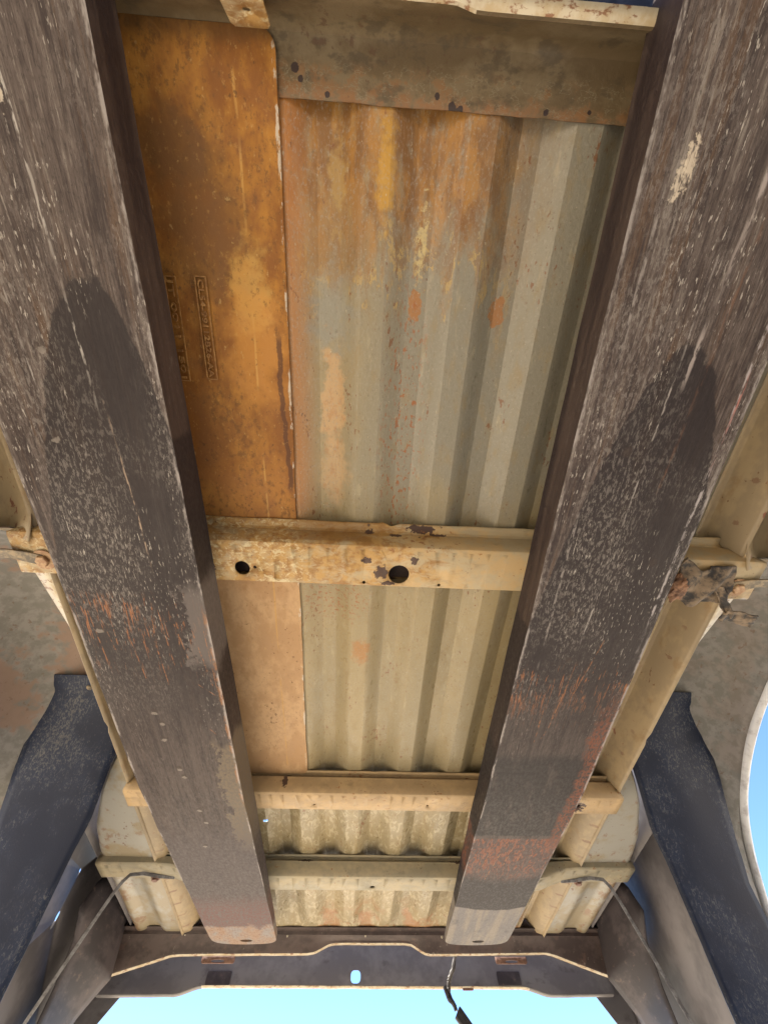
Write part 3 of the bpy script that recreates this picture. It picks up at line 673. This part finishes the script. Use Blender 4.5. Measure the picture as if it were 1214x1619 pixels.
# wheelhouses, opening lips, bedsides, liners ---------------------------------------------------------------
BAR = [(.235, .10), (.245, .25), (.262, .40), (.305, .53), (.37, .63), (.46, .71), (.57, .755), (.69, .768), (.80, .757), (.89, .722), (.975, .655), (1.035, .575), (1.085, .49), (1.125, .40), (1.165, .29), (1.195, .18), (1.205, .10)]
LIP = [(.255, .10), (.258, .24), (.275, .36), (.322, .475), (.39, .56), (.475, .615), (.57, .641), (.675, .648), (.78, .636), (.88, .612), (.955, .586), (1.02, .555), (1.085, .507), (1.145, .442), (1.19, .375), (1.222, .25), (1.232, .10)]
def dense(pts, n):
    out = []
    for i in range(len(pts)-1):
        p0 = Vector(pts[max(i-1, 0)]); p1 = Vector(pts[i]); p2 = Vector(pts[i+1]); p3 = Vector(pts[min(i+2, len(pts)-1)])
        for k_ in range(n):
            t = k_/n; out.append(.5*((2*p1)+(p2-p0)*t+(2*p0-5*p1+4*p2-p3)*t*t+(3*p1-p0-3*p2+p3)*t**3))
    return out+[Vector(pts[-1])]
BARD, LIPD = dense(BAR, 5), dense(LIP, 5)
def side_panels(sg):
    bm = bmesh.new(); rows = []
    cen = Vector((.70, .20))
    for b, l in zip(BARD, LIPD):
        row = []
        for a, t in ((pw([(.2, .63), (.5, .60), (.9, .60), (1.0, .66), (1.1, .685), (1.3, .71)], b.x), 0), (.72, 0), (.77, .02), (.81, .10), (.845, .28), (.872, .58), (.886, .86), (.892, 1.0)):
            p = b.lerp(l, t); dn = .004*mnoise.noise(Vector((a*8, p.x*6, p.y*6+sg)))
            row.append((XC+sg*a, p.x+dn, p.y+dn))
        rows.append(row)
    strip(bm, rows); wh = link('wheelhouse', bm, 'wheelhouse', bed, 50, [SOL(.002, 0)])
    bm = bmesh.new(); rows = []
    for b, l in zip(BARD, LIPD):
        d = (l-cen).normalized(); j = jit(l.x+l.y*2, 16, .0022)
        rows.append([(XC+sg*.8915, l.x+d.x*.004, l.y+d.y*.004), (XC+sg*.895, l.x-d.x*(.006+j), l.y-d.y*(.006+j)), (XC+sg*.902, l.x-d.x*(.010+j), l.y-d.y*(.010+j)), (XC+sg*.909, l.x-d.x*.007, l.y-d.y*.007), (XC+sg*.914, l.x+d.x*.004, l.y+d.y*.004)])
    strip(bm, rows); link('opening_lip', bm, 'white_lip', bed, 60, [SOL(.002, 0)])
    # outer skin
    bm = bmesh.new(); ol = [(-.36, .16), (-.36, 1.12), (2.06, 1.12), (2.06, .16)]
    ol += [(l.x, l.y) for l in reversed(LIPD)][1:-1]
    ol = [(p[0], max(p[1], .10) if p not in ol[:4] else p[1]) for p in ol]
    holes = [ell(1.605, .648, .005, .005, 10), ell(1.617, .546, .006, .012, 10)] if sg < 0 else []
    b2 = fill2d([ol]+holes)
    for v in b2.verts: v.co = Vector((XC+sg*.914, v.co.x, v.co.y))
    merge(bm, b2); link('bedside', bm, 'bedside', bed, 40, [SOL(.002, 0)])
    # liner
    C_ = dense([(.835, .728), (.840, .7265), (.848, .724), (.860, .719), (.885, .708), (.935, .662), (.985, .592), (1.04, .515), (1.087, .43), (1.128, .352), (1.167, .25), (1.188, .14), (1.195, .05)], 5)
    inn = [(.80, .600), (.90, .610), (.97, .640), (1.04, .648), (1.087, .667), (1.128, .680), (1.167, .690), (1.2, .70)]
    out = [(.835, .858), (.885, .868), (.935, .862), (.985, .858), (1.04, .852), (1.087, .838), (1.12, .85), (1.2, .89)]
    bm = bmesh.new(); rows = []
    for p in C_:
        a0, a1 = pw(inn, p.x), pw(out, p.x)
        if p.x < .860: a1 -= .028*(1-math.sqrt(max(0, 1-((.860-p.x)/.025)**2)))
        rows.append([(XC+sg*(lerp(a0, a1, q)+jit(p.y*3, 8, .002)*(1 if q in (0, 1) else 0)), p.x-.005*math.sin(q*math.pi)-.003*mnoise.noise(Vector((q*3, p.y*7, sg))), p.y-.004*math.sin(q*math.pi)) for q in frange(0, 1, 12)])
    strip(bm, rows); ln = link('wheel_liner', bm, 'liner', bed, 60, [SOL(.003, 0)])
    for y, h, a in ((.862, .712, .735), (.885, .700, .70)):
        bm = bmesh.new(); bmesh.ops.create_uvsphere(bm, u_segments=12, v_segments=6, radius=.0075)
        for v in bm.verts: v.co = Vector((XC+sg*a+v.co.x, y+v.co.y-.001, h+v.co.z*.5))
        link('rivet', bm, 'strap_dusty' if a > .72 else 'wire', ln)
    bm = bmesh.new(); strip(bm, [[(XC+sg*a, y, h) for a, h in ((.782, pw([(.2, .60), (.33, .60), (.37, .66), (.46, .74), (.57, .785), (.69, .80), (.80, .785), (.89, .75), (.975, .68), (1.03, .60)], y)), (.785, .81), (.79, 1.08), (.80, 1.12), (.918, 1.125), (.922, 1.09))] for y in frange(-.36, 2.06, 80)])
    link('inner_wall', bm, 'bedside', bed, 40, [SOL(.002, 0)])
    # corner panel at the tail
    A = [(.838, 1.70, .730), (.845, 1.61, .620), (.850, 1.590, .558), (.848, 1.645, .506), (.850, 1.672, .424), (.852, 1.680, .357), (.860, 1.69, .22)]
    B = [(.800, 1.846, .700), (.800, 1.850, .590), (.792, 1.853, .545), (.782, 1.855, .486), (.832, 1.856, .410), (.850, 1.858, .36), (.875, 1.86, .22)]
    bm = bmesh.new(); rows = []
    for t in frange(0, 6, 30):
        i = min(5, int(t)); f = t-i; a = Vector(A[i]).lerp(Vector(A[i+1]), f); b = Vector(B[i]).lerp(Vector(B[i+1]), f)
        rows.append([(XC+sg*(lerp(a.x, b.x, q)-.003*math.sin(q*math.pi)), lerp(a.y, b.y, q), lerp(a.z, b.z, q)+jit(q+t, 3, .002)) for q in frange(0, 1, 8)])
    strip(bm, rows); link('corner_panel', bm, 'corner', bed, 40, [SOL(.0025, 0)])
    # tail pillar
    bm = fill2d([[(.745, .60), (.74, .53), (.795, .505), (.8435, .437), (.90, .35), (.912, .20), (.914, .60)]])
    for v in bm.verts: v.co = Vector((XC+sg*v.co.x, 2.045+.004*math.sin(v.co.y*30), v.co.y))
    link('tail_pillar', bm, 'tail', bed, 0, [SOL(.003, 0)])
    # braces
    pts = [(.560, 1.452, .5725), (.600, 1.445, .5720), (.640, 1.425, .570), (.668, 1.408, .560), (.682, 1.412, .546), (.700, 1.425, .520), (.75, 1.478, .445), (.80, 1.532, .370), (.845, 1.58, .302)]
    if sg > 0: pts = pts
    link('brace_strap', sweep([(XC+sg*a, y, h) for a, y, h in pts], rect(.0042, .0014), side=Vector((sg*.4, -.237, .095))), 'strap', bed, 30, [BEV(.0006, 1)])
    pts = [(.575, .372, .5475), (.600, .366, .5470), (.625, .361, .546), (.66, .362, .545), (.72, .366, .545), (.80, .372, .548), (.89, .38, .552)]
    bm = sweep([(XC+sg*a, y, h) for a, y, h in pts], rect(.010, .0016), side=Vector((0, 1, 0)))
    for v in bm.verts:
        if abs(v.co.x-XC) > .62: v.co.z += (.004 if v.co.y > .36 else -.002)
    link('fender_strap', bm, 'strap_dusty', bed, 30, [BEV(.0006, 1)])
side_panels(1); side_panels(-1)

# wheelhouse flange edge seen behind the left rail
for sg in (-1, 1):
    bm = bmesh.new(); rows = []
    for y in frange(.385, .70, 24):
        wd = pw([(.385, .044), (.46, .028), (.55, .010), (.70, .002)], y)
        rows.append([(XC+sg*.583, y, .566), (XC+sg*(.585+wd*.5), y, .571), (XC+sg*(.586+wd), y, .576)])
    strip(bm, rows); link('wheelhouse_flange', bm, 'lip', bed, 40, [SOL(.0015, 0)])

# rear sill, tail panel ---------------------------------------------------------------
SLIP = [(-.775, .500), (-.743, .508), (-.585, .548), (-.55, .5505), (-.483, .551), (-.140, .553), (-.118, .5555), (-.072, .574), (-.05, .5775), (.187, .578), (.21, .575), (.252, .5555), (.273, .552), (.673, .556), (.70, .550), (.818, .516), (.881, .499)]
bm = bmesh.new(); rows = []
for x in frange(-.775, .881, 180):
    hl = pw(SLIP, x)+jit(x, 30, .0006)
    rows.append([(x, 1.840, .5975), (x, 1.850, .5972), (x, 1.856, .594), (x, 1.863, .590), (x, 1.884, min(.585, lerp(.592, hl, .6)+.004)), (x, 1.897, hl+.006), (x, 1.900, hl+.0015), (x, 1.904, hl), (x, 1.916, hl+.0005)])
strip(bm, rows)
for f in bm.faces:
    if f.calc_center_median().y > 1.8985: f.material_index = 1
strip(bm, [[(x, 1.8575, .585), (x, 1.8575, .66)] for x in frange(-.775, .881, 12)])
sill = link('rear_sill', bm, ['sill', 'lip'], bed, 40, [SOL(.002, 1)])
for x, h in ((-.211, .588), (.051, .589), (.311, .587), (-.549, .590), (-.727, .573), (.839, .574)):
    bm = bmesh.new(); bmesh.ops.create_uvsphere(bm, u_segments=10, v_segments=6, radius=1)
    yy = 1.864+(.592-h)*.7
    for v in bm.verts: v.co = Vector((x+v.co.x*.0036, yy+v.co.y*.003, h+v.co.z*.0065))
    link('weld_plug', bm, 'plug', sill)
for x in (-.433, .549):
    bm = fill2d([rrect(-.054, .054, -.013, .013, .005), ell(0, 0, .022, .0055, 16)])
    for v in bm.verts:
        e = max(0, abs(v.co.x)-.040)
        v.co = Vector((x+v.co.x, 1.921+.3*e, .5425-v.co.y*.65+e*.35))
    link('sill_bracket', bm, 'bracket', sill, 30, [SOL(.003, 0), BEV(.0008, 1)])
TB = [(-.812, .490), (-.566, .4915), (-.552, .4935), (-.490, .509), (-.476, .5105), (.595, .507), (.612, .505), (.668, .491), (.690, .489), (.90, .491)]
xs_ = frange(-.812, .90, 120)
ol = [(x, pw(TB, x)+jit(x, 24, .0008)) for x in xs_]+[(.90, .66), (-.812, .66)]
bm = fill2d([ol, rrect(.024-.0165, .024+.0165, .5135, .5435, .011, 4)])
for v in bm.verts: v.co = Vector((v.co.x, 2.0, v.co.y))
rows = [[(x, 2.0005, pw(TB, x)+jit(x, 24, .0008)), (x, 2.004, pw(TB, x)-.002+jit(x, 24, .0008)), (x, 2.016, pw(TB, x)-.0025+jit(x, 24, .0008))] for x in xs_]
b2 = bmesh.new(); strip(b2, rows)
for f in b2.faces: f.material_index = 1
for f in b2.faces:
    f.material_index = 1 if -.49 < f.calc_center_median().x < .61 else 0
merge(bm, b2)
tail = link('tail_panel', bm, ['tail', 'lip'], bed, 0, [SOL(.002, 0)])
for x in (-.433, .549):
    bm = fill2d([rrect(x-.04, x+.04, .509, .540, .003)])
    for v in bm.verts: v.co = Vector((v.co.x, 1.9965, v.co.y))
    link('stiffener_patch', bm, 'corner', tail, 0, [SOL(.002, 0)])
bm = fill2d([rrect(.405-.018, .405+.018, .500, .506, .002)])
for v in bm.verts: v.co = Vector((v.co.x, 2.008, v.co.y))
link('clip', bm, 'bracket', tail, 0, [SOL(.006, 0)])

# ------------------------------------------------------------------ the forks
def fork(side, xf, xs_lope, label):
    hw, tip = .1045, 1.780
    edge = []
    n = 70
    def xw(y): return lerp(hw, hw*.95, max(0, (y-.9)/.88))
    for y in frange(-.86, tip-.050, n): edge.append((xw(y)+jit(y, 9, .0009)+jit(y, 30, .0006), y))
    for i in range(1, 9):
        a = R(90*i/9); edge.append((xw(tip)-.040+.040*math.cos(a)*1.0, tip-.050+.040*math.sin(a)))
    edge2 = [(-p[0]+jit(p[1], 13, .0010), p[1]) for p in edge]
    top = [(x, tip-.008*(x/.07)**2-.002) for x in frange(.055, -.055, 8)]
    ol = edge+top+edge2[::-1]
    bm = fill2d([ol, ell(.006, 1.742, .019, .012, 18)])
    cut(bm, 1, frange(-.70, 1.70, 40)); cut(bm, 0, [-.075, -.05, -.025, 0, .025, .05, .075])
    def hb(y): return pw([(-.9, .4955), (.9, .4955), (1.70, .5315), (1.79, .5385)], y)
    bot = list(bm.verts)
    ret = bmesh.ops.extrude_face_region(bm, geom=bm.faces[:])
    topv = [e for e in ret['geom'] if isinstance(e, bmesh.types.BMVert)]
    ts = set(topv)
    for v in bm.verts:
        v.co.z = .5505 if v in ts else hb(v.co.y)+.0006*mnoise.noise(Vector((v.co.x*20, v.co.y*9, 1)))
    # vertical shank rising from the heel
    b2 = bmesh.new()
    bmesh.ops.create_cube(b2, size=1)
    for v in b2.verts: v.co = Vector((v.co.x*2*hw, -.885+v.co.y*.06, .80+v.co.z*.609))
    merge(bm, b2)
    for v in bm.verts: v.co.z -= .4955
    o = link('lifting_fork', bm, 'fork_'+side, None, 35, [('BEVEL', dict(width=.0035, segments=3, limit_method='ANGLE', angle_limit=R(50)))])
    o.location = (xf, 0, CZ+.4955); o.rotation_euler.z = -math.atan(xs_lope)
    o['label'] = label; o['category'] = 'lifting fork'; o['group'] = 'forks under the truck bed'
    return o
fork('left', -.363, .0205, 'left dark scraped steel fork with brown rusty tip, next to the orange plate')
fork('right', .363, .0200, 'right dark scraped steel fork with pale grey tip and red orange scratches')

# ------------------------------------------------------------------ the lift carriage behind the forks
car = thing('lift_carriage', Vector((.02, -1.0, .2)), 'dark lift carriage behind the front end of the truck bed', 'lift carriage')
def box(name, x0, x1, y0, y1, h0, h1, mat):
    bm = bmesh.new(); bmesh.ops.create_cube(bm, size=1)
    for v in bm.verts: v.co = Vector((lerp(x0, x1, v.co.x+.5), lerp(y0, y1, v.co.y+.5), lerp(h0, h1, v.co.z+.5)))
    return link(name, bm, mat, car, 0, [BEV(.006, 2)])
box('carriage_bar', -.75, .80, -1.02, -.925, .50, .60, 'mast'); box('carriage_bar', -.75, .80, -1.02, -.925, 1.05, 1.15, 'mast')
box('mast_rail', -.42, -.30, -1.20, -1.03, -.95, 2.6, 'mast'); box('mast_rail', .34, .46, -1.20, -1.03, -.95, 2.6, 'mast')
box('body_light_blocker', -1.25, 1.35, -2.9, -1.22, -.90, 1.9, 'mast')  # unseen bulk, added and widened to block bounce light from the front
box('added_shade_roof', -.95, 1.20, -2.9, -.55, 2.62, 2.70, 'mast')  # unseen roof, added only to shade the backrest
box('load_backrest', -.95, 1.20, -.99, -.93, 1.16, 2.5, 'mast')
bm = sweep([(.30, -.90, 1.20), (.42, -.90, 1.9)], rect(.022, .012), side=Vector((1, 0, 0))); link('backrest_strut', bm, 'mast_strut', car, 0)

# ------------------------------------------------------------------ hanging wire and torn rubber
wire = thing('hanging_wire', Vector((.36, 1.945, CZ+.55)), 'torn black wiring pigtail with connector hanging from the rear sill', 'wire')
p = dense([(.362, .562), (.352, .535), (.336, .512), (.331, .498), (.328, .480)], 5)
bm = sweep([(q.x, 1.948, q.y) for q in p], circ(.0062), side=Vector((0, 1, 0)))
for v in bm.verts: v.co.x += .0012*math.sin(v.co.z*900)
link('taped_wire', bm, 'wire_tape', wire)
p = dense([(.316, .4935), (.321, .480), (.327, .466), (.336, .460), (.344, .449)], 5)
link('wire_branch', sweep([(q.x, 1.946, q.y) for q in p], circ(.0062), side=Vector((0, 1, 0))), 'wire', wire)
p = dense([(.328, .482), (.333, .468), (.340, .458), (.346, .444)], 5)
link('wire_branch', sweep([(q.x, 1.950, q.y) for q in p], circ(.0058), side=Vector((0, 1, 0))), 'wire', wire)
link('bare_wire', sweep([(.345, 1.948, .447), (.352, 1.948, .440), (.358, 1.948, .434)], circ(.0016), side=Vector((0, 1, 0))), 'plug', wire)
bm = sweep([(.348, 1.948, .440), (.352, 1.948, .437), (.386, 1.948, .400), (.389, 1.948, .396)], [(-.006, -.015), (.006, -.015), (.009, -.010), (.009, .010), (.006, .015), (-.006, .015), (-.009, .010), (-.009, -.010)], side=Vector((0, 1, 0)))
link('connector', bm, 'wire', wire, 20, [BEV(.0015, 2)])

rag = thing('torn_rubber', Vector((.60, .37, CZ+.54)), 'torn black rubber scrap with dried mud caught at the right end of the crossmember', 'rubber scrap')
def patch(name, fun, nu, nv, mat, jag=.004):
    bm = bmesh.new(); rows = []
    for i in range(nu+1):
        row = []
        for j in range(nv+1):
            p = Vector(fun(i/nu, j/nv)); e = 1 if i in (0, nu) or j in (0, nv) else 0
            n_ = mnoise.noise_vector(p*60)*.004+mnoise.noise_vector(p*160)*.0018
            if e: n_ += mnoise.noise_vector(p*220)*jag
            row.append(p+n_)
        rows.append(row)
    strip(bm, rows); return link(name, bm, mat, rag, 60, [SOL(.003, 0), ('SUBSURF', dict(levels=1, render_levels=1))])
patch('rubber_flap', lambda u, v: (.525+.098*u, .312+.030*u+.075*v+.012*math.sin(u*5), .5445-.006*math.sin(u*math.pi)*math.sin(v*math.pi)+.004*math.sin(u*14+v*5)), 22, 14, 'rubber')
patch('rubber_tongue', lambda u, v: (.585+.020*v+.034*u, .362+.055*u+.004*v, .540-.012*u+.003*math.sin(v*6)), 14, 6, 'rubber')
patch('rubber_tab', lambda u, v: (.618+.062*u, .405+.010*u+.028*v, .526+.004*math.sin(u*4)+.006*v), 12, 8, 'rubber', .006)
bm = bmesh.new(); bmesh.ops.create_icosphere(bm, subdivisions=4, radius=1)
for v in bm.verts:
    d = v.co.copy(); r_ = 1+.35*mnoise.noise(d*2.2)+.2*mnoise.noise(d*5)+.12*mnoise.noise(d*11)
    v.co = Vector((.531+d.x*.018*r_, .374+d.y*.024*r_, .543+d.z*.010*r_))
link('mud_lump', bm, 'rust_lump', rag, 60)
